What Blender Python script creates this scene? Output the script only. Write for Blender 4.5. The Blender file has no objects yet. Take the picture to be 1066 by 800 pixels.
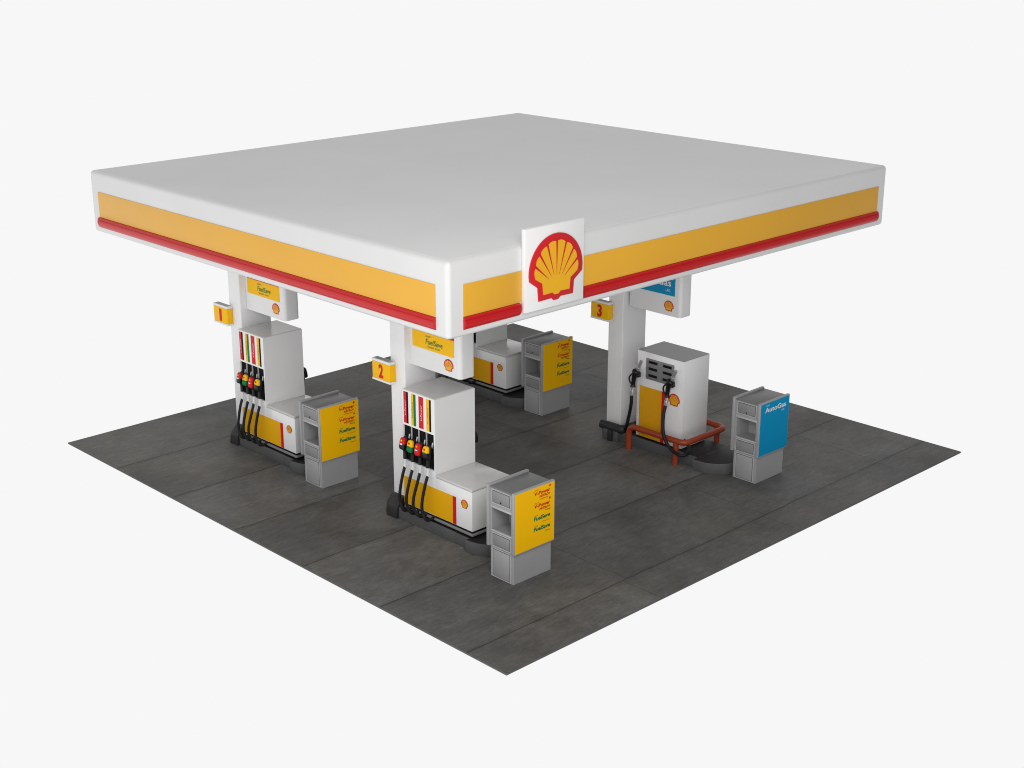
import bpy, bmesh, math, random
from mathutils import Vector, Matrix, Quaternion
random.seed(7)
C = bpy.data.collections.new('forecourt'); bpy.context.scene.collection.children.link(C)
V = Vector

# ------------------------------------------------------------------ materials
def new_mat(name):
    m = bpy.data.materials.new(name); m.use_nodes = True
    nt = m.node_tree
    return m, nt, nt.nodes['Principled BSDF']

def paint(name, col, rough=0.35, metal=0.0, coat=0.0, var=0.06, scale=3.0, bump=0.0, spec=0.5):
    """painted / plastic / metal surface: slow tonal drift, fine roughness break-up"""
    m, nt, b = new_mat(name); N, L = nt.nodes, nt.links
    tc = N.new('ShaderNodeTexCoord')
    n1 = N.new('ShaderNodeTexNoise'); n1.inputs['Scale'].default_value = scale; n1.inputs['Detail'].default_value = 3
    n1.inputs['Roughness'].default_value = 0.62
    L.new(tc.outputs['Object'], n1.inputs['Vector'])
    mr = N.new('ShaderNodeMapRange'); mr.inputs[1].default_value = 0.3; mr.inputs[2].default_value = 0.7
    mr.inputs[3].default_value = 1.0 - var; mr.inputs[4].default_value = 1.0 + var * 0.4
    L.new(n1.outputs['Fac'], mr.inputs[0])
    mx = N.new('ShaderNodeMix'); mx.data_type = 'RGBA'; mx.blend_type = 'MULTIPLY'; mx.inputs[0].default_value = 1.0
    mx.inputs[6].default_value = (*col, 1)
    L.new(mr.outputs[0], mx.inputs[7]); L.new(mx.outputs[2], b.inputs['Base Color'])
    n2 = N.new('ShaderNodeTexNoise'); n2.inputs['Scale'].default_value = scale * 9; n2.inputs['Detail'].default_value = 3
    L.new(tc.outputs['Object'], n2.inputs['Vector'])
    r = N.new('ShaderNodeMapRange'); r.inputs[3].default_value = max(0.03, rough - 0.03); r.inputs[4].default_value = rough + 0.03
    L.new(n2.outputs['Fac'], r.inputs[0]); L.new(r.outputs[0], b.inputs['Roughness'])
    b.inputs['Metallic'].default_value = metal; b.inputs['Coat Weight'].default_value = coat
    b.inputs['Coat Roughness'].default_value = 0.08
    b.inputs['Specular IOR Level'].default_value = spec
    if bump:
        bp = N.new('ShaderNodeBump'); bp.inputs['Strength'].default_value = bump; bp.inputs['Distance'].default_value = 0.01
        L.new(n2.outputs['Fac'], bp.inputs['Height']); L.new(bp.outputs[0], b.inputs['Normal'])
    return m

M = {}
M['roof']   = paint('white_sheet_lit_top', (0.76, 0.76, 0.76), 0.55, var=0.03, scale=0.35, spec=0.15)  # canopy sheet, lightened where it faces up so the top reads lit
M['fascia'] = paint('white_sheet_dimmed_side', (0.655, 0.655, 0.655), 0.36, var=0.03, scale=0.5)  # same canopy sheet, darkened on the sides to offset the lamp's glare
M['white']  = paint('white_enamel', (0.81, 0.81, 0.81), 0.17, coat=0.3, var=0.03, scale=1.2)
M['wcol']   = paint('white_column_paint', (0.81, 0.81, 0.81), 0.36, var=0.04, scale=1.0)
M['wplain'] = paint('white_plastic', (0.78, 0.78, 0.78), 0.4, var=0.02)
M['yband']  = paint('yellow_fascia', (0.70, 0.365, 0.03), 0.32, var=0.03, scale=0.6)
M['yellow'] = paint('yellow_panel', (0.90, 0.49, 0.002), 0.38, var=0.015, scale=0.8, spec=0.16)
M['red']    = paint('red_enamel', (0.58, 0.010, 0.013), 0.38, var=0.04, spec=0.2)
M['gloss']  = paint('yellow_gloss_panel', (0.72, 0.345, 0.008), 0.12, var=0.015, scale=0.8, coat=0.3)
M['amber']  = paint('amber_band', (0.78, 0.395, 0.004), 0.3, var=0.02, scale=0.8, spec=0.25)
M['kerbtop'] = paint('dark_kerb_top', (0.018, 0.016, 0.016), 0.55, var=0.15, scale=3, spec=0.25)
M['frame']  = paint('pale_frame_steel', (0.44, 0.44, 0.45), 0.4, var=0.04)
M['embred'] = paint('emblem_red', (0.56, 0.013, 0.020), 0.34, var=0.03, spec=0.4)
M['embyel'] = paint('emblem_yellow', (0.76, 0.40, 0.015), 0.34, var=0.02, spec=0.4)
M['redbar'] = paint('red_fascia_tube', (0.50, 0.008, 0.011), 0.3, var=0.04, spec=0.4)
M['green']  = paint('green_enamel', (0.004, 0.17, 0.05), 0.4, spec=0.15)
M['blue']   = paint('blue_panel', (0.001, 0.25, 0.48), 0.36, var=0.02, spec=0.15)
M['olive']  = paint('olive_lettering', (0.22, 0.20, 0.01), 0.4)
M['grey']   = paint('grey_coated_steel', (0.33, 0.33, 0.335), 0.42, var=0.05, scale=1.5)
M['greyd']  = paint('grey_door_steel', (0.245, 0.245, 0.25), 0.40, var=0.05, scale=1.5)
M['unittop'] = paint('unit_top_steel', (0.17, 0.17, 0.17), 0.42, var=0.04)
M['greytop']= paint('grey_top_steel', (0.30, 0.30, 0.30), 0.38, var=0.05)
M['ptop']   = paint('pump_top_enamel', (0.62, 0.61, 0.60), 0.2, coat=0.2, var=0.04)
M['plinth'] = paint('plinth_steel', (0.22, 0.22, 0.22), 0.4)
M['kerb']   = paint('dark_concrete_kerb', (0.085, 0.085, 0.088), 0.6, var=0.12, scale=3, bump=0.1)
M['rubber'] = paint('black_rubber', (0.010, 0.010, 0.011), 0.5, var=0.2, scale=6, spec=0.25)
M['bump']   = paint('bumper_rubber', (0.024, 0.024, 0.025), 0.5, var=0.2, scale=4, spec=0.35)
M['black']  = paint('black_plastic', (0.008, 0.008, 0.009), 0.35, var=0.2, spec=0.3)
M['steel']  = paint('bright_steel', (0.62, 0.62, 0.63), 0.28, metal=0.7)
M['silver'] = paint('pale_swivel_metal', (0.66, 0.66, 0.67), 0.3, var=0.03)
M['panel']  = paint('grey_display_panel', (0.20, 0.20, 0.21), 0.35, var=0.08)
M['orange'] = paint('orange_tube_paint', (0.31, 0.045, 0.014), 0.4, var=0.10, scale=4, spec=0.35)
M['gap']    = paint('dark_gap', (0.006, 0.006, 0.006), 0.7, spec=0.1)

def ground_material():
    m, nt, b = new_mat('dark_concrete_slabs'); N, L = nt.nodes, nt.links
    tc = N.new('ShaderNodeTexCoord')
    def math_(op, a, bb=None):
        n = N.new('ShaderNodeMath'); n.operation = op
        for i, v in enumerate((a, bb)):
            if v is None: continue
            if isinstance(v, (int, float)): n.inputs[i].default_value = v
            else: L.new(v, n.inputs[i])
        return n.outputs[0]
    def noise(scale, detail=6, rough=0.6, sc=(1, 1, 1), rot=0, off=(0, 0, 0), dist=0):
        mp = N.new('ShaderNodeMapping'); mp.inputs['Scale'].default_value = sc; mp.inputs['Rotation'].default_value = (0, 0, rot)
        mp.inputs['Location'].default_value = off
        L.new(tc.outputs['Object'], mp.inputs['Vector'])
        n = N.new('ShaderNodeTexNoise'); n.inputs['Scale'].default_value = scale; n.inputs['Detail'].default_value = detail
        n.inputs['Roughness'].default_value = rough; n.inputs['Distortion'].default_value = dist
        L.new(mp.outputs[0], n.inputs['Vector']); return n.outputs['Fac']
    def rng(x, a, bb, c, d):
        n = N.new('ShaderNodeMapRange'); n.inputs[1].default_value = a; n.inputs[2].default_value = bb
        n.inputs[3].default_value = c; n.inputs[4].default_value = d; L.new(x, n.inputs[0]); return n.outputs[0]
    # wavy brick coordinates: joints every 2.08 m along y, cross joints every 3.85 m along x
    wob = N.new('ShaderNodeTexNoise'); wob.inputs['Scale'].default_value = 1.1; wob.inputs['Detail'].default_value = 4
    L.new(tc.outputs['Object'], wob.inputs['Vector'])
    sub = N.new('ShaderNodeVectorMath'); sub.operation = 'SUBTRACT'; sub.inputs[1].default_value = (0.5, 0.5, 0.5)
    L.new(wob.outputs['Color'], sub.inputs[0])
    scl = N.new('ShaderNodeVectorMath'); scl.operation = 'SCALE'; scl.inputs['Scale'].default_value = 0.075
    L.new(sub.outputs[0], scl.inputs[0])
    add = N.new('ShaderNodeVectorMath'); add.operation = 'ADD'
    L.new(tc.outputs['Object'], add.inputs[0]); L.new(scl.outputs[0], add.inputs[1])
    shf = N.new('ShaderNodeVectorMath'); shf.operation = 'ADD'; shf.inputs[1].default_value = (0.22, 1.22, 0)
    L.new(add.outputs[0], shf.inputs[0])
    br = N.new('ShaderNodeTexBrick'); br.offset = 0.03; br.offset_frequency = 2; br.squash = 1
    br.inputs['Scale'].default_value = 1; br.inputs['Brick Width'].default_value = 3.85; br.inputs['Row Height'].default_value = 2.08
    br.inputs['Mortar Size'].default_value = 0.024; br.inputs['Mortar Smooth'].default_value = 1.0
    br.inputs['Color1'].default_value = (0.86, 0.86, 0.86, 1); br.inputs['Color2'].default_value = (1.12, 1.12, 1.12, 1)
    br.inputs['Mortar'].default_value = (0.95, 0.95, 0.95, 1)
    L.new(shf.outputs[0], br.inputs['Vector'])
    sy = N.new('ShaderNodeSeparateXYZ'); L.new(shf.outputs[0], sy.inputs[0])
    fr = math_('FRACT', math_('DIVIDE', sy.outputs[1], 2.08))
    dist = math_('ABSOLUTE', math_('SUBTRACT', fr, 0.5))
    rowline = rng(dist, 0.5 - 0.0105, 0.5 - 0.003, 0, 1)
    joint = math_('MAXIMUM', rowline, math_('MULTIPLY', br.outputs['Fac'], 0.68))
    big = noise(0.55, 5, 0.6, dist=0.6); mid = noise(2.6, 8, 0.66, dist=0.4)
    streak = noise(7.0, 7, 0.68, sc=(0.35, 1.6, 1), rot=0.42, dist=0.5)
    streak2 = noise(26.0, 6, 0.7, sc=(0.3, 1.5, 1), rot=0.30)
    fine = noise(60, 5, 0.75, sc=(0.5, 1.2, 1), rot=0.2)
    k = math_('MULTIPLY', rng(big, 0.32, 0.68, 0.72, 1.22), rng(mid, 0.28, 0.72, 0.76, 1.24))
    k = math_('MULTIPLY', k, rng(streak, 0.3, 0.7, 0.80, 1.20))
    k = math_('MULTIPLY', k, rng(streak2, 0.3, 0.7, 0.78, 1.22))
    k = math_('MULTIPLY', k, rng(fine, 0.3, 0.7, 0.80, 1.20))
    sep = N.new('ShaderNodeSeparateColor'); L.new(br.outputs['Color'], sep.inputs[0])
    k = math_('MULTIPLY', k, rng(sep.outputs[0], 0.86, 1.12, 0.80, 1.12))
    k = math_('MULTIPLY', k, rng(joint, 0, 1, 1.0, 0.46))
    k = math_('MULTIPLY', k, rng(dist, 0.5 - 0.055, 0.5, 1.0, 0.86))  # soft shade halo painted along the row joints
    hue = N.new('ShaderNodeMix'); hue.data_type = 'RGBA'
    hue.inputs[6].default_value = (0.128, 0.122, 0.110, 1); hue.inputs[7].default_value = (0.112, 0.113, 0.111, 1)
    L.new(rng(noise(0.4, 3, 0.5, off=(3, 5, 0)), 0.35, 0.65, 0, 1), hue.inputs[0])
    mul = N.new('ShaderNodeMix'); mul.data_type = 'RGBA'; mul.blend_type = 'MULTIPLY'; mul.inputs[0].default_value = 1
    L.new(hue.outputs[2], mul.inputs[6]); L.new(k, mul.inputs[7]); L.new(mul.outputs[2], b.inputs['Base Color'])
    L.new(rng(mid, 0.3, 0.7, 0.48, 0.72), b.inputs['Roughness']); b.inputs['Specular IOR Level'].default_value = 0.35
    h = math_('SUBTRACT', math_('MULTIPLY', streak2, 0.25), math_('MULTIPLY', joint, 1.0))
    bp = N.new('ShaderNodeBump'); bp.inputs['Strength'].default_value = 0.35; bp.inputs['Distance'].default_value = 0.006
    L.new(h, bp.inputs['Height']); L.new(bp.outputs[0], b.inputs['Normal'])
    return m
M['ground'] = ground_material()
M['edge'] = paint('slab_cut_edge', (0.085, 0.085, 0.083), 0.7, var=0.2, scale=8)

# ------------------------------------------------------------------ mesh helpers
class MB:
    """collects shapes, then links them as ONE mesh object"""
    def __init__(s): s.v = []; s.f = []; s.mi = []
    def add_bm(s, bm, mi=0, mat=None):
        bm.verts.index_update(); o = len(s.v)
        for v in bm.verts: s.v.append((mat @ v.co) if mat else v.co.copy())
        for f in bm.faces: s.f.append([o + v.index for v in f.verts]); s.mi.append(mi)
        bm.free(); return s
    def box(s, a, b, bev=0.0, seg=2, mi=0, mat=None):
        bm = bmesh.new(); bmesh.ops.create_cube(bm, size=1)
        for v in bm.verts: v.co = V([(a[i] + b[i]) / 2 + v.co[i] * (b[i] - a[i]) for i in range(3)])
        if bev: bmesh.ops.bevel(bm, geom=bm.edges[:], offset=bev, segments=seg, profile=0.5, affect='EDGES')
        return s.add_bm(bm, mi, mat)
    def prism(s, pts, ex, bev=0.0, seg=2, mi=0, caps_only=True):
        """polygon of 3-D points pushed along vector ex"""
        bm = bmesh.new(); a = [bm.verts.new(p) for p in pts]; b = [bm.verts.new(V(p) + V(ex)) for p in pts]
        n = len(pts); fa = bm.faces.new(a); fb = bm.faces.new(b[::-1])
        for i in range(n): bm.faces.new((a[i], b[i], b[(i + 1) % n], a[(i + 1) % n]))
        bmesh.ops.recalc_face_normals(bm, faces=bm.faces[:])
        if bev:
            es = [e for e in bm.edges if (not caps_only) or any(f in (fa, fb) for f in e.link_faces)]
            bmesh.ops.bevel(bm, geom=es, offset=bev, segments=seg, profile=0.5, affect='EDGES')
        return s.add_bm(bm, mi)
    def tube(s, pts, r, n=12, mi=0, closed=False, sy=1.0, caps=True):
        """sweep a round section along points; r may be one number or one per point"""
        P = [V(p) for p in pts]; m = len(P); R = r if isinstance(r, (list, tuple)) else [r] * m
        T = []
        for i in range(m):
            if closed: t = P[(i + 1) % m] - P[i - 1]
            else: t = P[min(i + 1, m - 1)] - P[max(i - 1, 0)]
            T.append(t.normalized())
        u = T[0].orthogonal().normalized()
        if abs(T[0].z) < 0.9: u = T[0].cross(V((0, 0, 1))).normalized()
        bm = bmesh.new(); rings = []
        for i in range(m):
            if i: u = (T[i - 1].rotation_difference(T[i]) @ u); u = (u - T[i] * u.dot(T[i])).normalized()
            w = T[i].cross(u)
            rings.append([bm.verts.new(P[i] + R[i] * (math.cos(2 * math.pi * k / n) * u + sy * math.sin(2 * math.pi * k / n) * w)) for k in range(n)])
        for i in range(m if closed else m - 1):
            A, B = rings[i], rings[(i + 1) % m]
            for k in range(n): bm.faces.new((A[k], A[(k + 1) % n], B[(k + 1) % n], B[k]))
        if not closed and caps:
            bm.faces.new(rings[0][::-1]); bm.faces.new(rings[-1])
        bmesh.ops.recalc_face_normals(bm, faces=bm.faces[:])
        return s.add_bm(bm, mi)
    def frame(s, plane_x, y0, y1, z0, z1, iy0, iy1, iz0, iz1, t, mi=0):
        """plate in the y-z plane with a rectangular hole, thickness t along x"""
        O = [(y0, z0), (y1, z0), (y1, z1), (y0, z1)]; I = [(iy0, iz0), (iy1, iz0), (iy1, iz1), (iy0, iz1)]
        bm = bmesh.new()
        mk = lambda L, x: [bm.verts.new((x, a, b)) for a, b in L]
        o0, i0, o1, i1 = mk(O, plane_x), mk(I, plane_x), mk(O, plane_x + t), mk(I, plane_x + t)
        for k in range(4):
            j = (k + 1) % 4
            bm.faces.new((o0[k], o0[j], i0[j], i0[k])); bm.faces.new((o1[k], i1[k], i1[j], o1[j]))
            bm.faces.new((o0[k], o1[k], o1[j], o0[j])); bm.faces.new((i0[k], i0[j], i1[j], i1[k]))
        bmesh.ops.recalc_face_normals(bm, faces=bm.faces[:])
        return s.add_bm(bm, mi)
    def build(s, name, mats, parent=None, angle=35):
        me = bpy.data.meshes.new(name); me.from_pydata([tuple(v) for v in s.v], [], s.f)
        for m in (mats if isinstance(mats, (list, tuple)) else [mats]): me.materials.append(M[m])
        me.polygons.foreach_set('material_index', s.mi)
        me.polygons.foreach_set('use_smooth', [True] * len(me.polygons))
        me.update(); me.set_sharp_from_angle(angle=math.radians(angle))
        o = bpy.data.objects.new(name, me); C.objects.link(o)
        if parent: o.parent = parent
        return o

def smooth_path(pts, n=8):
    """Catmull-Rom through the points"""
    P = [V(p) for p in pts]; P = [2 * P[0] - P[1]] + P + [2 * P[-1] - P[-2]]; out = []
    for i in range(1, len(P) - 2):
        for k in range(n):
            t = k / n
            out.append(0.5 * ((2 * P[i]) + (P[i + 1] - P[i - 1]) * t + (2 * P[i - 1] - 5 * P[i] + 4 * P[i + 1] - P[i + 2]) * t * t
                              + (3 * P[i] - P[i - 1] - 3 * P[i + 1] + P[i + 2]) * t ** 3))
    out.append(P[-2]); return out

def round_path(pts, r, n=6, closed=False):
    """polyline with its corners rounded"""
    P = [V(p) for p in pts]; out = []; m = len(P)
    for i in range(m):
        if not closed and i in (0, m - 1): out.append(P[i]); continue
        a, b, c = P[i - 1], P[i], P[(i + 1) % m]
        p, q = b + (a - b).normalized() * r, b + (c - b).normalized() * r
        for k in range(n + 1):
            t = k / n; out.append((1 - t) ** 2 * p + 2 * t * (1 - t) * b + t * t * q)
    return out

def tag(o, label=None, cat=None, group=None, kind=None):
    if label: o['label'] = label
    if cat: o['category'] = cat
    if group: o['group'] = group
    if kind: o['kind'] = kind
    return o

def thing(name, loc, label, cat, group=None):
    o = bpy.data.objects.new(name, None); C.objects.link(o); o.location = loc; o.empty_display_size = 0.2
    return tag(o, label, cat, group)

def copy_tree(o, parent=None):
    c = o.copy(); C.objects.link(c); c.parent = parent
    for ch in [x for x in C.objects if x.parent == o]: copy_tree(ch, c)
    return c

def copy_thing(src, loc, label):
    c = copy_tree(src); c.location = loc; c['label'] = label; return c

def lettering(name, lines, parent, normal):
    """flat raised letters. lines: (text, height, (x,y,z) anchor, align, material, shear, bold, width or None).
    normal '-x' or '-y': the side the letters face"""
    mats = []; bmv = MB()
    R = V((0, -1, 0)) if normal == '-x' else V((1, 0, 0)); U = V((0, 0, 1)); Nn = V((-1, 0, 0)) if normal == '-x' else V((0, -1, 0))
    for text, h, org, align, mat, shear, bold, width in lines:
        cu = bpy.data.curves.new('t', 'FONT'); cu.body = text; cu.size = 1; cu.shear = shear; cu.offset = bold; cu.extrude = 0.0; cu.resolution_u = 3
        cu.align_x = 'LEFT'
        ob = bpy.data.objects.new('t', cu); C.objects.link(ob)
        me = bpy.data.meshes.new_from_object(ob)
        xs = [v.co.x for v in me.vertices]; ys = [v.co.y for v in me.vertices]
        x0, x1 = min(xs), max(xs); sc = h / 0.70; sx = sc if not width else width / (x1 - x0)
        ax = {'LEFT': x0, 'CENTER': (x0 + x1) / 2, 'RIGHT': x1}[align]
        if mat not in mats: mats.append(mat)
        o = len(bmv.v)
        for v in me.vertices:
            bmv.v.append(V(org) + R * ((v.co.x - ax) * sx) + U * (v.co.y * sc) + Nn * 0.003)
        for p in me.polygons: bmv.f.append([o + i for i in p.vertices]); bmv.mi.append(mats.index(mat))
        bpy.data.objects.remove(ob); bpy.data.meshes.remove(me); bpy.data.curves.remove(cu)
    ob = bmv.build(name, mats, parent)
    return ob

def emblem(name, parent, centre, r, normal, depth=0.02, squash=1.0):
    """scallop-shell emblem: red border, yellow ribs, red rib lines"""
    R = V((0, -1, 0)) if normal == '-x' else V((1, 0, 0)); U = V((0, 0, 1)); Nn = V((-1, 0, 0)) if normal == '-x' else V((0, -1, 0))
    P = lambda a, b, d: V(centre) + R * (a * r * squash) + U * (b * r) + Nn * d
    arc = lambda rad, a0, a1, n: [(rad * math.cos(a0 + (a1 - a0) * i / n), rad * math.sin(a0 + (a1 - a0) * i / n)) for i in range(n + 1)]
    low = [(-.985, -.15), (-.68, -.36), (-.645, -.73), (-.17, -.72), (-.08, -.79), (.08, -.79), (.17, -.72), (.645, -.73), (.68, -.36), (.985, -.15)]
    outer = arc(1.0, 0.0, math.pi, 40); outer = outer + low
    b = MB()
    b.prism([P(x, y, 0.001) for x, y in outer], Nn * depth, bev=min(depth * .4, .006), mi=0)
    # yellow body with gently scalloped top
    rib = 8; top = []
    c0 = (0.0, -0.42)
    A0, A1 = math.radians(22.5), math.radians(157.5)
    for i in range(rib):
        for k in range(6):
            a = A0 + (A1 - A0) * (i + k / 6) / rib
            bump = 0.035 * math.sin(math.pi * k / 6)
            top.append((a, bump))
    top.append((A1, 0))
    def edge(a, bump):
        # ray from c0 at angle a out to circle of radius .80
        dx, dy = math.cos(a), math.sin(a); rad = 0.785 + bump
        bq = c0[0] * dx + c0[1] * dy; cq = c0[0] ** 2 + c0[1] ** 2 - rad * rad
        t = -bq + math.sqrt(bq * bq - cq); return (c0[0] + dx * t, c0[1] + dy * t)
    ye = [edge(a, bb) for a, bb in top]
    ylow = [(-.80, -.10), (-.52, -.27), (-.49, -.575), (-.15, -.565), (-.07, -.63), (.07, -.63), (.15, -.565), (.49, -.575), (.52, -.27), (.80, -.10)]
    b.prism([P(x, y, depth) for x, y in ye + ylow], Nn * (depth * .35 + .001), mi=1)
    for i in range(1, rib):
        a = A0 + (A1 - A0) * i / rib; e = edge(a, 0.045)
        d = V((math.cos(a), math.sin(a))); n = V((-d.y, d.x)); t0 = 0.30
        s_ = V(c0) + d * (t0 + .10 * abs(i - 4) / 4)
        q = [s_ + n * .004, s_ - n * .004, V(e) - n * .033, V(e) + n * .033]
        b.prism([P(x, y, depth) for x, y in q], Nn * (depth * .35 + .003), mi=0)
    return b.build(name, ['embred', 'embyel'], parent)

def disc_pts(cx, cy, r, z, a0=0, a1=2 * math.pi, n=48):
    return [(cx + r * math.cos(a0 + (a1 - a0) * i / n), cy + r * math.sin(a0 + (a1 - a0) * i / n), z) for i in range(n if abs(a1 - a0 - 2 * math.pi) < 1e-6 else n + 1)]

# ------------------------------------------------------------------ ground
LX, LY = 13.0, 13.29
g = MB(); g.box((0, 0, -0.035), (LX, LY, 0), 0.006, 1)
go = g.build('ground', ['ground', 'edge'], angle=20)
for p in go.data.polygons:
    if p.normal.z < 0.9: p.material_index = 1
tag(go, kind='structure')

# ------------------------------------------------------------------ canopy
CX0, CX1, CY0, CY1, CZ0, CZ1 = 0.772, 12.65, 2.056, 12.75, 4.495, 5.716
can = thing('fuel_canopy', (6.68, 7.37, 0), 'large flat white fuel station canopy with yellow and red fascia bands on four columns', 'canopy')
ox, oy = 6.68, 7.37
bm = bmesh.new(); bmesh.ops.create_cube(bm, size=1)
for v in bm.verts: v.co = V(((CX0 + CX1) / 2 - ox + v.co.x * (CX1 - CX0), (CY0 + CY1) / 2 - oy + v.co.y * (CY1 - CY0), (CZ0 + CZ1) / 2 + v.co.z * (CZ1 - CZ0)))
low = [e for e in bm.edges if all(v.co.z < 5 for v in e.verts)]; up = [e for e in bm.edges if e not in low]
bmesh.ops.bevel(bm, geom=up, offset=.085, segments=8, profile=.5, affect='EDGES')
low = [e for e in bm.edges if all(abs(v.co.z - CZ0) < 1e-4 for v in e.verts) and len(e.link_faces) == 2 and abs(e.link_faces[0].normal.z - e.link_faces[1].normal.z) > .5]
bmesh.ops.bevel(bm, geom=low, offset=.065, segments=5, profile=.5, affect='EDGES')
r_ = MB(); r_.add_bm(bm)
ro = r_.build('roof', ['fascia', 'roof'], can, 60)
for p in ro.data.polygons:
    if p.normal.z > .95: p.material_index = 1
SB0, SB1 = 2.31, 3.70          # emblem board span along the front edge
def band_strip(a, b, side, sq_a=False, more=0.0):
    """one run of yellow panel + red half-round tube along a fascia side, from a to b"""
    y = MB(); t = MB(); d = 0.012
    def pt(s, out, z):
        return {'f': (s - ox, CY0 - out - oy, z), 'b': (s - ox, CY1 + out - oy, z), 'l': (CX0 - out - ox, s - oy, z), 'r': (CX1 + out - ox, s - oy, z)}[side]
    y.prism([pt(a, 0.002, 4.815), pt(b, 0.002, 4.815), pt(b, 0.002, 5.32), pt(a, 0.002, 5.32)], V(pt(a, 0.002 + d, 5)) - V(pt(a, 0.002, 5)), bev=0.004)
    b += more
    # red tube: bulged section with a shallow groove under its crown, rounded ends
    sec = [(0.0, 4.812), (0.028, 4.808), (0.05, 4.795), (0.062, 4.772), (0.046, 4.764), (0.046, 4.757), (0.066, 4.747), (0.070, 4.725), (0.070, 4.70), (0.062, 4.67), (0.046, 4.638), (0.024, 4.615), (0.0, 4.605)]
    bm = bmesh.new(); rings = []; n = 7; L_ = b - a; er = 0.075
    st = [(a + er * (1 - math.cos(math.pi / 2 * i / n)), math.sin(math.pi / 2 * i / n)) for i in range(n + 1)]
    st = st + [(b - (s - a), k) for s, k in reversed(st)]
    if sq_a: st = [(a, 1.0)] + st[n + 1:]
    for s, k in st:
        k = max(k, 0.02)
        rings.append([bm.verts.new(pt(s, o * .8 * k, 4.7135 + (z - 4.7135) * (0.35 + 0.65 * k))) for o, z in sec])
    for A, B in zip(rings, rings[1:]):
        for i in range(len(sec) - 1): bm.faces.new((A[i], A[i + 1], B[i + 1], B[i]))
    bm.faces.new(rings[0]); bm.faces.new(rings[-1][::-1])
    bmesh.ops.recalc_face_normals(bm, faces=bm.faces[:])
    t.add_bm(bm)
    y.build('fascia_band', 'yband', can); t.build('fascia_tube', 'redbar', can, 50)
band_strip(2.335, 12.45, 'l', True, .085); band_strip(2.335, 12.42, 'r')
band_strip(1.075, SB0 - .004, 'f', True); band_strip(SB1 + .001, 12.36, 'f', True, .075); band_strip(1.075, 12.36, 'b')
bd = MB(); bd.box((SB0 - .01 - ox, CY0 - 0.085 - oy, 4.64), (SB1 - .07 - ox, CY0 - 0.002 - oy, 5.975), 0.008, 2)
bo = bd.build('emblem_board', 'wplain', can)
emblem('emblem', bo, (2.975 - ox, CY0 - 0.085 - oy, 5.225), 0.605, '-y', 0.022)
COLS = [(3.035, 10.765), (3.02, 5.58), (8.93, 5.655), (8.80, 10.76)]
for cx, cy in COLS:
    c = MB(); c.box((cx - .365 - ox, cy - .20 - oy, 0.2), (cx + .365 - ox, cy + .20 - oy, CZ0 + .01), 0.018, 3)
    c.build('column', 'wcol', can)

def dark_top(o):
    o.data.materials.append(M['kerbtop'])
    for p in o.data.polygons:
        if p.normal.z > .95: p.material_index = 1
# ------------------------------------------------------------------ pump islands
ISL = {1: (2.99, 5.20), 2: (2.97, 0.0), 4: (8.75, 5.17)}
def make_island(loc, label):
    t = thing('pump_island', (loc[0], loc[1] + 4.6, 0), label, 'island', 'raised islands under the fuel pumps'); dy = -4.6
    k = MB(); k.prism([(-.485, 3.9 + dy, 0.0), (.485, 3.9 + dy, 0.0), (.485, 5.6 + dy, 0.0), (-.485, 5.6 + dy, 0.0)], (0, 0, .222), bev=.012)
    k.box((-.484, 3.3 + dy, .002), (.484, 3.95 + dy, .219), .01)
    dark_top(k.build('kerb', 'kerb', t))
    n = MB(); n.prism([(.575, 3.53 + dy, 0), (-.575, 3.53 + dy, 0)] + disc_pts(0, 3.48 + dy, .575, 0.0, math.pi, 2 * math.pi, 32), (0, 0, .226), bev=.008); dark_top(n.build('nose', 'kerb', t, 40))
    # end bumper: battered block with chamfered back corners, wrapped round the column foot
    bm = bmesh.new()
    lo = [(-.545, 5.45), (-.545, 5.72), (-.42, 5.90), (.42, 5.90), (.545, 5.72), (.545, 5.45)]
    hi = [(-.42, 5.43), (-.42, 5.67), (-.34, 5.80), (.34, 5.80), (.42, 5.67), (.42, 5.43)]
    md = [(-.52, 5.447), (-.52, 5.71), (-.41, 5.87), (.41, 5.87), (.52, 5.71), (.52, 5.447)]
    R_ = [[bm.verts.new((x, y + dy, z)) for x, y in L] for L, z in ((lo, 0.0), (md, .20), (hi, .385))]
    for A, B in zip(R_, R_[1:]):
        for i in range(6): bm.faces.new((A[i], A[(i + 1) % 6], B[(i + 1) % 6], B[i]))
    bm.faces.new(R_[0][::-1]); bm.faces.new(R_[-1])
    bmesh.ops.recalc_face_normals(bm, faces=bm.faces[:])
    bmesh.ops.bevel(bm, geom=bm.edges[:], offset=.010, segments=2, profile=.5, affect='EDGES')
    e = MB(); e.add_bm(bm); e.build('end_bumper', 'bump', t, 40)
    return t
i2 = make_island(ISL[2], 'dark low island with rounded nose under the pump below number sign 2')
copy_thing(i2, (ISL[1][0], ISL[1][1] + 4.6, 0), 'dark low island with rounded nose under the pump below number sign 1')
copy_thing(i2, (ISL[4][0], ISL[4][1] + 4.6, 0), 'dark low island under the rear pump half hidden by the canopy')
IX = 8.855
t3 = thing('pump_island', (IX, 4.3, 0), 'dark low island with broad round nose beneath the orange guard rail', 'island', 'raised islands under the fuel pumps')
k = MB(); k.box((-.48, -1.2, 0.0), (.48, 1.1, .218), .012); dark_top(k.build('kerb', 'kerb', t3))
n = MB(); n.prism([(.57, 3.22 - 4.3, 0), (-.63, 3.22 - 4.3, 0)] + disc_pts(-.03, 3.10 - 4.3, .60, 0.0, math.pi, 2 * math.pi, 32), (0, 0, .224), bev=.008); dark_top(n.build('nose', 'kerb', t3, 40))
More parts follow.
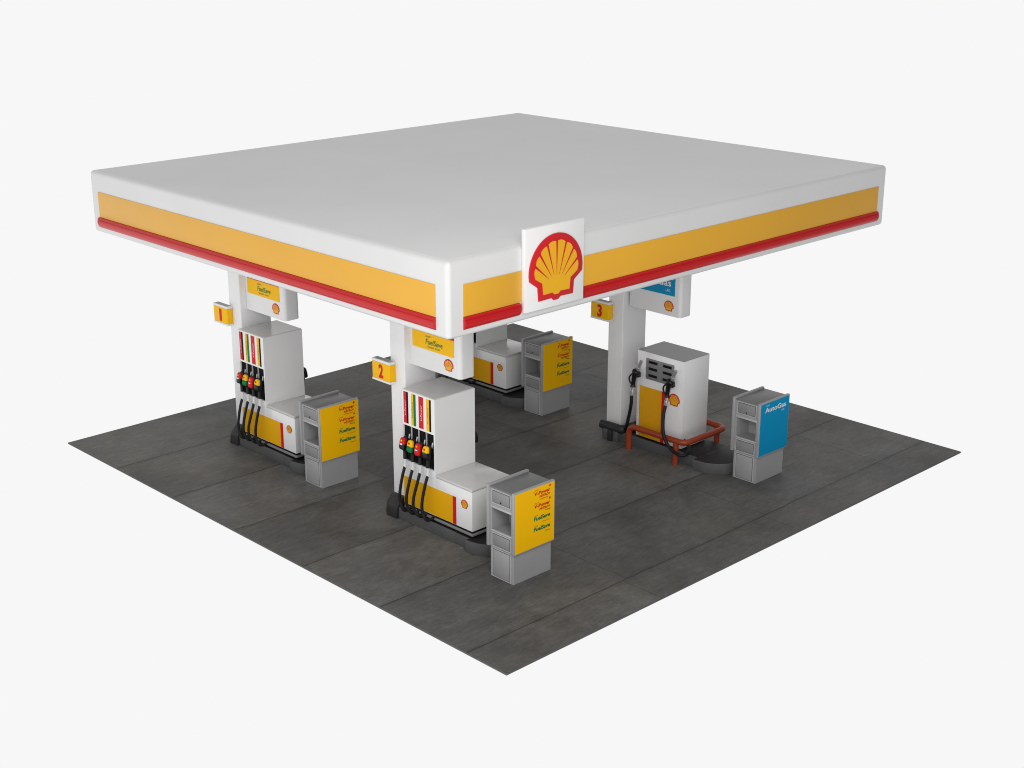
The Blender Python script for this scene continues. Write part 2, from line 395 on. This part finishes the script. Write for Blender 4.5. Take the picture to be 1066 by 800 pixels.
n = MB(); n.prism([(-.57, .98, 0), (.57, .98, 0), (.57, 1.36, 0), (.45, 1.52, 0), (-.45, 1.52, 0), (-.57, 1.36, 0)], (0, 0, .222), bev=.012); dark_top(n.build('end_block', 'kerb', t3, 40))

# ------------------------------------------------------------------ liquid fuel pumps
PUMP_DY = 4.4
def make_pump(loc, label):
    t = thing('fuel_pump', (loc[0], loc[1] + PUMP_DY, 0.226), label, 'fuel pump', 'white four-nozzle fuel pumps'); oz = -.226
    Y = lambda y: y - PUMP_DY
    Z = lambda z: z + oz
    H = .475
    # plinth
    p = MB(); p.box((-H + .03, Y(3.49), Z(.228)), (H - .03, Y(5.27), Z(.268)), mi=1)
    p.box((-H - .003, Y(3.455), Z(.268)), (H + .003, Y(5.29), Z(.315)), .006, mi=0)
    p.box((-H + .02, Y(3.48), Z(.315)), (H - .02, Y(5.27), Z(.36)), mi=1)
    p.build('plinth', ['plinth', 'gap'], t)
    # tall housing: core plus a front skin on both sides with an opening for the nozzle bays
    tw = MB()
    tw.box((-H + .09, Y(4.4104), Z(.36)), (H - .09, Y(5.2846), Z(2.5496)))
    for s in (-1, 1):
        x = s * H; tt = -s * .0899
        tw.frame(x, Y(4.41), Y(5.285), Z(.36), Z(2.55), Y(4.445), Y(5.274), Z(1.215), Z(1.892), tt)
    tw.build('housing', 'white', t, 30)
    tp = MB(); tp.box((-H + .006, Y(4.416), Z(2.5505)), (H - .006, Y(5.279), Z(2.562)), .004, 1); tp.build('top_cover', 'ptop', t)
    # low cabinet and lid
    cb = MB(); cb.box((-H, Y(3.462), Z(.36)), (H, Y(4.408), Z(1.098)), .006, 2); cb.build('cabinet', 'white', t)
    ld = MB(); ld.box((-H - .006, Y(3.452), Z(1.104)), (H + .006, Y(4.407), Z(1.15)), .010, 3); ld.build('cabinet_lid', 'ptop', t)
    for s in (-1, 1):
        f = lambda d: s * (H + d)
        def plate(y0, y1, z0, z1, d0, d1, name, mat):
            b = MB(); xa, xb = sorted((f(d0), f(d1)))
            b.box((xa, Y(y0), Z(z0)), (xb, Y(y1), Z(z1)), .0015, 1); return b.build(name, mat, t)
        plate(3.962, 5.283, .37, .895, .001, .006, 'colour_band', 'amber')
        plate(3.872, 3.96, .37, .895, .001, .006, 'colour_stripe', 'red')
        bay = plate(4.448, 5.271, 1.218, 1.889, -.088, -.031, 'nozzle_bay', 'gap')
        for yd in (5.06, 4.86, 4.655):
            dv = MB(); xa, xb = sorted((f(-.030), f(-.004))); dv.box((xa, Y(yd - .007), Z(1.56)), (xb, Y(yd + .007), Z(1.888)), .002, 1)
            dv.build('bay_divider', 'frame', bay)
        cols = [('red', 'gap'), ('yellow', 'green'), ('red', 'red'), ('yellow', 'gap')]
        for i, (ca, cb_) in enumerate(cols):
            yc = 5.182 - i * .205; xa, xb = sorted((f(.001), f(.006)))
            b = MB(); split = .62 if i != 1 else .5
            y_l, y_r = yc + .062, yc - .062
            ys = y_l - (y_l - y_r) * split
            b.box((xa, Y(ys), Z(1.93)), (xb, Y(y_l), Z(2.522)), .002, 1, 0)
            b.box((xa, Y(y_r), Z(1.93)), (xb, Y(ys - .0005), Z(2.522)), .002, 1, 1)
            lab = b.build('grade_label', [ca, cb_], t)
            if s == -1:
                tx, tc_ = ('V-Power', 'wplain') if i in (0, 2) else ('FuelSave', 'green')
                # vertical letters reading upward
                cu = bpy.data.curves.new('t', 'FONT'); cu.body = tx; cu.size = 1; cu.offset = .0; cu.resolution_u = 2
                ob = bpy.data.objects.new('t', cu); C.objects.link(ob); me = bpy.data.meshes.new_from_object(ob)
                x1 = max(v.co.x for v in me.vertices); q = MB(); sx = .30 / x1
                yb = Y(ys + (y_l - ys) * .22 if i != 2 else yc - .028); hh = .045 if i != 2 else .06
                for v in me.vertices: q.v.append(V((-(H + .008), yb + v.co.y * hh, Z(2.07) + v.co.x * sx)))
                for pl in me.polygons: q.f.append(list(pl.vertices)[::1]); q.mi.append(0)
                bpy.data.objects.remove(ob); bpy.data.meshes.remove(me); bpy.data.curves.remove(cu)
                q.build('lettering', tc_, lab)
            # nozzle: black body in the bay, two-colour cover, handle, steel swivel, hose
            yn = Y(5.165 - i * .208); F = lambda d: s * (H + d)
            nb = MB()
            nb.tube(smooth_path([(F(-.02), yn, Z(1.665)), (F(.02), yn, Z(1.65)), (F(.055), yn, Z(1.59)), (F(.055), yn, Z(1.49)), (F(.055), yn, Z(1.40)), (F(.055), yn, Z(1.272))], 5),
                    [.034 + .034 * math.sin(math.pi * min(1, k / 19)) + (.008 if k > 15 else 0) for k in range(26)], 12, sy=1.0)
            nb.tube(smooth_path([(F(.02), yn, Z(1.62)), (F(-.005), yn, Z(1.52)), (F(.0), yn, Z(1.40)), (F(.05), yn, Z(1.34))], 5), .011, 8)
            nz = nb.build('nozzle', 'black', t, 50)
            sp = MB(); sp.tube([(F(.0), yn - .040, Z(1.64)), (F(-.012), yn - .062, Z(1.74))], .017, 10); sp.build('spout', 'steel', nz)
            # cover pad: flattened rounded shell, upper and lower colour
            cv = MB(); bm = bmesh.new(); bmesh.ops.create_uvsphere(bm, u_segments=20, v_segments=14, radius=1)
            for v in bm.verts:
                x, y, z = v.co
                sq = lambda a, e: math.copysign(abs(a) ** e, a)
                v.co = V((sq(x, .6) * .042, sq(y, .5) * .070 * (1 - .17 * z), sq(z, .62) * .115))
            rot = Matrix.Rotation(s * math.radians(-10), 4, 'Y'); mat = Matrix.Translation((F(.105), yn + .004, Z(1.570))) @ rot
            top_c, low_c = ([('red', 'black'), ('yellow', 'green'), ('red', 'red'), ('yellow', 'black')] if s < 0 else [('yellow', 'black'), ('red', 'red'), ('yellow', 'green'), ('black', 'black')])[i]
            fl = [f_.calc_center_median().z > -.012 for f_ in bm.faces]
            st0 = len(cv.f); cv.add_bm(bm, 0, mat)
            for q_, u_ in enumerate(fl): cv.mi[st0 + q_] = 0 if u_ else 1
            if top_c != 'black':
                cv.box((-.050, -.020, .040), (-.041, .020, .072), .003, 1, 2, mat)
                cv.box((-.049, -.034, -.022), (-.042, .034, -.002) if i == 2 else (-.042, .034, .006), .002, 1, 3, mat)
            cv.build('nozzle_cover', [top_c, low_c, 'red' if top_c == 'yellow' else 'yellow', 'green' if top_c == 'yellow' else 'wplain'], nz, 60)
            sw = MB(); sw.tube([(F(.056), yn, Z(1.275)), (F(.058), yn, Z(1.235)), (F(.0585), yn, Z(1.23)), (F(.062), yn, Z(1.17)), (F(.063), yn, Z(1.165)), (F(.075), yn, Z(1.105))], [.030, .030, .023, .023, .029, .029], 10)
            sw.build('swivel', 'silver', nz)
            hs = MB(); j = (i * 37 % 5 - 2) * .008
            hs.tube(smooth_path([(F(.075), yn, Z(1.12)), (F(.125), yn + .02, Z(.93)), (F(.185 + j), yn + .045, Z(.64)), (F(.19 + j), yn + .035, Z(.44)), (F(.155), yn - .02, Z(.315 + j * .5)), (F(.07), yn - .045, Z(.285)), (F(-.03), yn - .06, Z(.335))], 8), .028, 12)
            hs.build('hose', 'rubber', nz, 60)
    emblem('emblem', t, (-H - .001, Y(3.655), Z(.82)), .092, '-x', .004)
    return t
PL = {1: (2.995, 5.19), 2: (2.975, 0.0), 4: (8.755, 5.185)}
p2 = make_pump(PL[2], 'white four-nozzle fuel pump below number sign 2, nearest the viewer')
copy_thing(p2, (PL[1][0], PL[1][1] + PUMP_DY, .226), 'white four-nozzle fuel pump below number sign 1 at left')
copy_thing(p2, (PL[4][0], PL[4][1] + PUMP_DY, .226), 'white fuel pump at the rear with its upper half hidden by the canopy')

# ------------------------------------------------------------------ gas pump
GY = 4.315
gp = thing('gas_pump', (IX, GY, .224), 'tall white gas pump with grey display panel inside the orange guard rail', 'fuel pump'); Z3 = lambda z: z - .224; Y3 = lambda y: y - GY
Hx = .405
b = MB(); b.box((-Hx, -.605, Z3(.24)), (Hx, .605, Z3(2.085)), .008, 2); b.build('housing', 'white', gp)
b = MB(); b.box((-Hx + .02, -.59, Z3(.2245)), (Hx - .02, .59, Z3(.24))); b.build('plinth', 'gap', gp)
b = MB(); b.box((-Hx + .006, -.599, Z3(2.0855)), (Hx - .006, .599, Z3(2.098)), .004, 1); b.build('top_cover', 'greytop', gp)
b = MB(); b.box((-Hx - .005, Y3(4.255), Z3(.245)), (-Hx - .001, Y3(4.845), Z3(1.345)), .0015, 1); b.build('colour_band', 'gloss', gp)
b = MB(); b.box((-Hx - .005, Y3(4.165), Z3(.245)), (-Hx - .001, Y3(4.253), Z3(1.345)), .0015, 1); b.build('colour_stripe', 'red', gp)
b = MB(); b.box((-Hx - .010, Y3(3.95), Z3(1.52)), (-Hx - .001, Y3(4.69), Z3(1.965)), .004, 2); dpn = b.build('display_panel', 'panel', gp)
for yy in (4.50, 4.125):
    for zz in (1.895, 1.755, 1.61):
        b = MB(); b.box((-Hx - .014, Y3(yy - .115), Z3(zz - .028)), (-Hx - .0105, Y3(yy + .115), Z3(zz + .028)), .001, 1, 0)
        for q in range(5):     # faint figures behind the dark glass
            hh = .014 + .008 * ((q * 7 + int(zz * 100)) % 3) / 2
            b.box((-Hx - .0152, Y3(yy + .075 - q * .038 - .011), Z3(zz - hh)), (-Hx - .0143, Y3(yy + .075 - q * .038 + .011), Z3(zz + hh)), 0, 1, 1)
        b.build('display', ['black', 'gap'], dpn)
emblem('emblem', gp, (-Hx - .001, Y3(3.925), Z3(1.225)), .148, '-x', .006)
def gas_nozzle(dy, hose):
    X0 = -Hx
    nb = MB()
    # boot on the housing, head, grip and trigger guard
    nb.tube(smooth_path([(X0 - .13, Y3(3.895) + dy, Z3(1.70)), (X0 - .15, Y3(3.93) + dy, Z3(1.63)), (X0 - .155, Y3(3.955) + dy, Z3(1.56)), (X0 - .155, Y3(3.975) + dy, Z3(1.47)), (X0 - .155, Y3(3.985) + dy, Z3(1.40)), (X0 - .155, Y3(3.99) + dy, Z3(1.33))], 5),
            [.06, .076, .086, .09, .09, .084, .066, .06, .056, .054, .052, .052, .05, .05, .048, .047, .046, .045, .045, .045, .045, .045, .046, .05, .058, .06], 12)
    nb.tube(smooth_path([(X0 - .17, Y3(4.0) + dy, Z3(1.61)), (X0 - .19, Y3(4.06) + dy, Z3(1.53)), (X0 - .18, Y3(4.055) + dy, Z3(1.43)), (X0 - .16, Y3(4.0) + dy, Z3(1.37))], 5), .018, 8)
    nb.box((X0 - .10, Y3(3.91) + dy, Z3(1.52)), (X0 - .001, Y3(3.99) + dy, Z3(1.62)), .012, 2)
    nz = nb.build('nozzle', 'black', gp, 50)
    sp = MB(); sp.tube([(X0 - .125, Y3(3.888) + dy, Z3(1.705)), (X0 - .14, Y3(3.86) + dy, Z3(1.77)), (X0 - .141, Y3(3.858) + dy, Z3(1.775)), (X0 - .165, Y3(3.775) + dy, Z3(1.93))], [.046, .046, .036, .034], 12)
    sp.build('spout', 'steel', nz)
    sw = MB(); sw.tube([(X0 - .155, Y3(3.99) + dy, Z3(1.335)), (X0 - .158, Y3(3.997) + dy, Z3(1.25)), (X0 - .16, Y3(4.0) + dy, Z3(1.24)), (X0 - .165, Y3(4.01) + dy, Z3(1.14))], [.034, .034, .042, .038], 10); sw.build('swivel', 'steel', nz)
    h = MB(); h.tube(smooth_path([(x - IX, Y3(y), Z3(z)) for x, y, z in hose], 8), .036, 12); h.build('hose', 'rubber', nz, 60)
gas_nozzle(0, [(8.285, 4.01, 1.15), (8.20, 3.985, .97), (8.10, 3.90, .70), (8.07, 3.80, .50), (8.07, 3.63, .345), (8.10, 3.42, .285), (8.22, 3.36, .30), (8.40, 3.45, .33), (8.52, 3.60, .36), (8.56, 3.74, .42)])
gas_nozzle(.91, [(8.285, 4.92, 1.15), (8.28, 4.92, .95), (8.29, 4.97, .72), (8.31, 5.04, .48), (8.37, 5.14, .31), (8.50, 5.16, .262), (8.66, 5.10, .262), (8.74, 5.0, .27)])

# orange tube guard round the gas pump
gr = thing('guard_rail', (8.84, 4.1, 0), 'bent orange tube guard rail on short legs around the gas pump', 'guard rail')
X = lambda x: x - 8.84
Yg = lambda y: y - 4.1
rail = MB(); rail.tube(round_path([(X(8.18), Yg(4.87), 0.0), (X(8.18), Yg(4.87), .515), (X(8.18), Yg(3.40), .515), (X(9.50), Yg(3.40), .515), (X(9.50), Yg(4.87), .515), (X(9.50), Yg(4.87), 0.0)], .19, 8), .061, 16)
rail.build('rail', 'orange', gr, 60)
for lx in (8.18, 9.50):
    l = MB(); l.tube([(X(lx), Yg(3.62), 0.0), (X(lx), Yg(3.62), .50)], .058, 16); l.build('leg', 'orange', gr, 60)

# black bumper bar round the foot of column 3
bb = thing('bumper_bar', (8.87, 5.6, 0), 'thick black rubber bumper bar around the foot of the column beside the gas pump', 'bumper')
br_ = MB(); br_.tube(round_path([(-.50, .20, .27), (-.50, -.38, .27), (.56, -.38, .27), (.56, .20, .27)], .12, 6), .095, 14)
br_.build('bar', 'bump', bb, 60)
for sx_ in (-.60, .63):
    l = MB(); l.box((sx_ - .045, -.19, 0), (sx_ + .045, -.08, .24), .012, 2); l.build('leg', 'bump', bb)

# ------------------------------------------------------------------ service cabinets (waste / towel units with a grade board)
def make_unit(loc, label, kind):
    t = thing('service_unit', loc, label, 'service cabinet', 'grey service cabinets by the pump islands')
    # local: x 0..0.89 body, y 0..0.55, front board toward -y
    W, D, T = .89, .55, 1.61
    b = MB()
    b.box((.012, .0, 0), (W, D, .555), .004, 1)
    # upper carcass with an open tray: back/far part plus shelves
    b.box((.40, .002, .556), (W - .002, D - .002, T), .003, 1)
    b.box((.0, .002, 1.285), (.399, D - .002, T), .003, 1)
    b.box((.0, .002, .556), (.399, D - .002, .845), .003, 1)
    b.box((.0, .002, .8455), (.398, .045, 1.2845)); b.box((.0, D - .045, .8455), (.398, D - .002, 1.2845))
    b.build('body', 'grey', t)
    tp = MB(); tp.box((-.006, .004, T + .0005), (W + .004, D - .004, T + .022), .005, 2); tp.build('top', 'unittop', t)
    def door(y0, y1, z0, z1, name, knob=False):
        d = MB(); x0 = .0 if z0 > .5 else .012
        d.box((x0 - .007, y0 - .008, z0 - .008), (x0 + .001, y1 + .008, z1 + .008), .001, 1, 1)
        d.box((x0 - .012, y0, z0), (x0 - .0071, y1, z1), .003, 2, 0)
        o = d.build(name, ['greyd' if z0 > .5 else 'grey', 'gap'], t)
        rim = MB(); w = .018
        for a, c_, e, f_ in ((y0 - .008 - w, y1 + .008 + w, z1 + .008, z1 + .008 + w), (y0 - .008 - w, y1 + .008 + w, z0 - .008 - w, z0 - .008), (y0 - .008 - w, y0 - .008, z0 - .008, z1 + .008), (y1 + .008, y1 + .008 + w, z0 - .008, z1 + .008)):
            rim.box((x0 - .010, a, e), (x0 + .001, c_, f_), .002, 1)
        rim.build('door_frame', 'frame', o)
        if knob:
            kb = MB(); kb.tube([(x0 - .012, (y0 + y1) / 2, z0 + .03), (x0 - .022, (y0 + y1) / 2, z0 + .03)], .012, 10); kb.build('door_latch', 'gap', o)
        return o
    door(.075, .475, 1.375, 1.575, 'drawer', True)
    door(.075, .475, .60, .80, 'drawer')
    door(.085, .475, .035, .515, 'door')
    rl = MB(); rl.box((-.012, .02, 1.262), (.03, D - .02, 1.30), .006, 2); rl.build('tray_lip', 'frame', t)
    rl = MB(); rl.box((-.012, .02, .842), (.03, D - .02, .868), .006, 2); rl.build('tray_lip', 'frame', t)
    for s in (0, 1):
        y0, y1 = (-.058, -.001) if s == 0 else (D + .001, D + .058)
        pn = MB(); pn.box((-.032, y0, .56), (W + .022, y1, 1.660), .008, 2); bo_ = pn.build('board', 'grey', t)
        if s == 0: f0, f1 = y0 - .004, y0 - .0005
        else: f0, f1 = y1 + .0005, y1 + .004
        fc = MB(); fc.box((-.012, f0, .580), (W + .010, f1, 1.640), .0015, 1); fc.build('board_face', ('blue' if kind == 'gas' else 'yellow') if s == 0 else 'unittop', bo_)
        if s == 0:
            yf = f0
            if kind == 'fuel':
                R_ = .80; L = []
                def vp(z, sub, subm):
                    L.extend([('shell', .020, (R_ - .37, yf, z + .078), 'LEFT', 'red', 0, .0, .09),
                              ('V-Power', .060, (R_, yf, z), 'RIGHT', 'red', .1, .035, .375),
                              ('+', .06, (R_ + .015, yf, z + .068), 'RIGHT', 'red', 0, .06, None),
                              ('NITRO+', .040, (R_, yf, z - .060), 'RIGHT', 'red', .1, .04, .255),
                              (sub, .020, (R_ - (.05 if subm == 'red' else 0), yf, z - .10), 'RIGHT', subm, 0, .02, .20 if subm == 'red' else .115)])
                vp(1.50, 'Unleaded', 'red'); vp(1.275, 'Diesel', 'black')
                def fs(z, sub, subm, w):
                    L.extend([('shell', .022, (R_ - .37, yf, z + .078), 'LEFT', 'green', 0, .0, .08),
                              ('FuelSave', .066, (R_, yf, z), 'RIGHT', 'green', .1, .04, .385),
                              (sub, .022, (R_, yf, z - .065), 'RIGHT', subm, 0, .0, w)])
                fs(1.05, 'Unleaded', 'olive', .19); fs(.86, 'Diesel', 'black', .11)
                for chunk in (L[0:5], L[5:10], L[10:13], L[13:16]): lettering('lettering', chunk, bo_, '-y')
            else:
                lettering('lettering', [('shell', .026, (.13, yf, 1.578), 'LEFT', 'wplain', 0, .0, .11), ('AutoGas', .095, (.12, yf, 1.450), 'LEFT', 'wplain', 0, .020, .67),
                                        ('LPG', .034, (.735, yf, 1.375), 'RIGHT', 'wplain', 0, 0, None)], bo_, '-y')
    return t
u2 = make_unit((2.07, 2.0, 0), 'grey service cabinet with yellow grade board, nearest the viewer beside pump 2', 'fuel')
copy_thing(u2, (2.31, 7.55, 0), 'grey service cabinet with yellow grade board beside the pump under sign 1')
copy_thing(u2, (8.30, 7.54, 0), 'grey service cabinet with yellow grade board at the rear, behind the canopy emblem')
make_unit((8.51, 1.89, 0), 'grey service cabinet with blue board beside the gas pump island', 'gas')

# ------------------------------------------------------------------ number signs
def sign_box(loc, label):
    t = thing('number_sign', loc, label, 'number sign', 'numbered signs on the columns')
    b = MB(); b.box((-.135, -.250, -.165), (-.002, .250, .155), .012, 3); b.build('box_face', 'yellow', t)  # plain yellow sign body between the caps
    e = MB(); e.box((-.141, -.257, .156), (-.0005, .257, .205), .010, 3); e.build('end_cap', 'wplain', t)
    e = MB(); e.box((-.141, -.257, -.205), (-.0005, .257, -.166), .010, 3); e.build('end_cap', 'wplain', t)
    p = MB(); p.box((-.112, -.215, .2055), (-.026, .215, .211), .002, 1); p.build('top_plate', 'greytop', t)
    return t
NS = {1: (3.035 - .365, 11.10, 2.735), 2: (3.02 - .365, 5.89, 2.735), 3: (8.93 - .365, 5.985, 2.705)}
LB = {1: 'small yellow box sign with red number 1 on the left column', 2: 'small yellow box sign with red number 2 on the front column', 3: 'small yellow box sign with red number 3 on the right column'}
s1 = sign_box(NS[1], LB[1]); s2 = copy_thing(s1, NS[2], LB[2]); s3 = copy_thing(s1, NS[3], LB[3])
for s, d in ((s1, '1'), (s2, '2'), (s3, '3')):
    lettering('digit', [(d, .235, (-.135, 0, -.120), 'CENTER', 'red', 0, .045, .13 if d != '1' else .085)], s, '-x')

# ------------------------------------------------------------------ hanging grade signs beside the columns
def hang_sign(loc, label, kind):
    t = thing('hanging_sign', loc, label, 'hanging sign', 'white hanging box signs under the canopy')
    # local: box from y=-1.33 to 0, x -.18..+.18, z 0..1.585 (top against the canopy underside)
    b = MB(); pts = []
    rr = .075
    for cx_, cy_, a0 in ((.18 - rr, -1.33 + rr, 0), (-.18 + rr, -1.33 + rr, -90)): pass
    ring = [(-.18, 0.0)] + [(-.18 + rr - rr * math.cos(math.radians(a)), -1.33 + rr - rr * math.sin(math.radians(a))) for a in range(0, 91, 15)] \
         + [(.18 - rr + rr * math.sin(math.radians(a)), -1.33 + rr - rr * math.cos(math.radians(a))) for a in range(0, 91, 15)] + [(.18, 0.0)]
    b.prism([(x, y, 0.0) for x, y in ring], (0, 0, 1.66), bev=.012); b.build('cabinet', 'wplain', t, 40)
    for s in (-1, 1):
        xa, xb = sorted((s * .181, s * .186))
        if kind == 'fuel':
            pn = MB(); pn.box((xa, -1.18, .365), (xb, -.075, .672), .0015, 1); pa = pn.build('sign_panel', 'yellow', t)
            pn = MB(); pn.box((xa, -1.18, .675), (xb, -.075, .99), .0015, 1); pr = pn.build('sign_panel', 'red', t)
            if s == -1:
                lettering('lettering', [('shell', .035, (-.186, -.44, .60), 'LEFT', 'green', 0, 0, .12), ('FuelSave', .095, (-.186, -.66, .475), 'CENTER', 'green', .15, .014, .45),
                                        ('Unleaded  Diesel', .036, (-.186, -.64, .415), 'CENTER', 'green', 0, 0, .34)], pa, '-x')
                lettering('lettering', [('V-Power', .13, (-.186, -.66, .76), 'CENTER', 'wplain', .2, .014, .55)], pr, '-x')
        else:
            pn = MB(); pn.box((xa, -1.18, .425), (xb, -.075, .99), .0015, 1); pa = pn.build('sign_panel', 'blue', t)
            if s == -1:
                lettering('lettering', [('shell', .05, (-.186, -.30, .80), 'LEFT', 'wplain', 0, 0, .17), ('AutoGas', .135, (-.186, -1.08, .615), 'RIGHT', 'wplain', 0, .014, .86), ('LPG', .05, (-.186, -1.06, .50), 'RIGHT', 'wplain', 0, 0, None)], pa, '-x')
    emblem('emblem', t, (-.181, -1.035, .195), .125, '-x', .005)
    return t
h2 = hang_sign((2.97, 5.38, 2.93), 'white hanging box sign with yellow panel on the front column above pump 2', 'fuel')
copy_thing(h2, (3.0, 10.56, 2.905), 'white hanging box sign with yellow panel on the left column above pump 1')
hang_sign((8.86, 5.375, 2.93 - .06), 'white hanging box sign with blue panel on the right column above the gas pump', 'gas')

# ------------------------------------------------------------------ camera
eye = V((-12.9631, -13.5318, 10.7586)); yaw, pit = 0.8025, 0.3228
cam = bpy.data.cameras.new('camera'); co = bpy.data.objects.new('camera', cam); C.objects.link(co)
fw = V((math.cos(yaw) * math.cos(pit), math.sin(yaw) * math.cos(pit), -math.sin(pit)))
co.location = eye; co.rotation_euler = fw.to_track_quat('-Z', 'Y').to_euler()
cam.sensor_width = 36; cam.lens = 1501.19 / 1066 * 36; cam.clip_end = 500; cam.clip_start = 0.1
bpy.context.scene.camera = co

# ------------------------------------------------------------------ light: studio surround, white in view, toned elsewhere to steer light, + one large lamp
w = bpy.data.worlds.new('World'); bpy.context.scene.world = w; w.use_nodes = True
N, L = w.node_tree.nodes, w.node_tree.links
bg = N['Background']
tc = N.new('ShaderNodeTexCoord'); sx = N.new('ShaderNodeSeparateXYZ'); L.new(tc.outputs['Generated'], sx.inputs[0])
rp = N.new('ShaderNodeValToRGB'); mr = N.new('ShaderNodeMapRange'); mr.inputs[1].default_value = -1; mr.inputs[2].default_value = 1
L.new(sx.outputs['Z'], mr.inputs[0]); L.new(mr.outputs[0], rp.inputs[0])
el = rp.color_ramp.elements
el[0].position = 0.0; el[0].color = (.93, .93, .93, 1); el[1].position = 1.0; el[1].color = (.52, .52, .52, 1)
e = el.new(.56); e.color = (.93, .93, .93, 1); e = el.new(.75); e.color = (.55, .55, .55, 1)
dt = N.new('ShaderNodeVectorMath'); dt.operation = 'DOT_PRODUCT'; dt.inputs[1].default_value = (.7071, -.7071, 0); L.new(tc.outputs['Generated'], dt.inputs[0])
m2 = N.new('ShaderNodeMapRange'); m2.inputs[1].default_value = .42; m2.inputs[2].default_value = .9; m2.inputs[3].default_value = 1; m2.inputs[4].default_value = .22; L.new(dt.outputs['Value'], m2.inputs[0])  # added dark sector out of view, takes haze off the right fascia
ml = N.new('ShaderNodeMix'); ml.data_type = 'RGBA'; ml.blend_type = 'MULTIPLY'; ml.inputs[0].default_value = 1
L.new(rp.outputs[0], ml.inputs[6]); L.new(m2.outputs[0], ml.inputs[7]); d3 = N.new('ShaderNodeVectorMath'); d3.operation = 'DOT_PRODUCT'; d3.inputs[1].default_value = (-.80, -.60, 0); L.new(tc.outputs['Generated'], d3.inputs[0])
m3 = N.new('ShaderNodeMapRange'); m3.inputs[1].default_value = 0.1; m3.inputs[2].default_value = .8; m3.inputs[3].default_value = 1; m3.inputs[4].default_value = 1.4; L.new(d3.outputs['Value'], m3.inputs[0])  # added glow behind the camera, fills the faces under the canopy
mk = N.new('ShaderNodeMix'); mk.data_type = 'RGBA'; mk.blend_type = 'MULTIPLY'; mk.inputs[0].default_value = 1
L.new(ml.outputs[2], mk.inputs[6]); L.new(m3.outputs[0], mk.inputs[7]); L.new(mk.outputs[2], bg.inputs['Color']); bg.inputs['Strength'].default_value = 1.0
ld = bpy.data.lights.new('softbox', 'AREA'); ld.shape = 'DISK'; ld.size = 6; ld.energy = 820; ld.color = (1, .985, .96)
lo = bpy.data.objects.new('softbox', ld); C.objects.link(lo); lo.location = (-5, -7, 10)
lo.rotation_euler = (V((4, 5, 2)) - V(lo.location)).to_track_quat('-Z', 'Y').to_euler()

sc = bpy.context.scene
sc.view_settings.view_transform = 'Standard'; sc.view_settings.look = 'None'; sc.view_settings.exposure = 0
sc.render.engine = 'CYCLES'; sc.cycles.pixel_filter_type = 'BLACKMAN_HARRIS'; sc.cycles.filter_width = 1.05; sc.cycles.max_bounces = 8
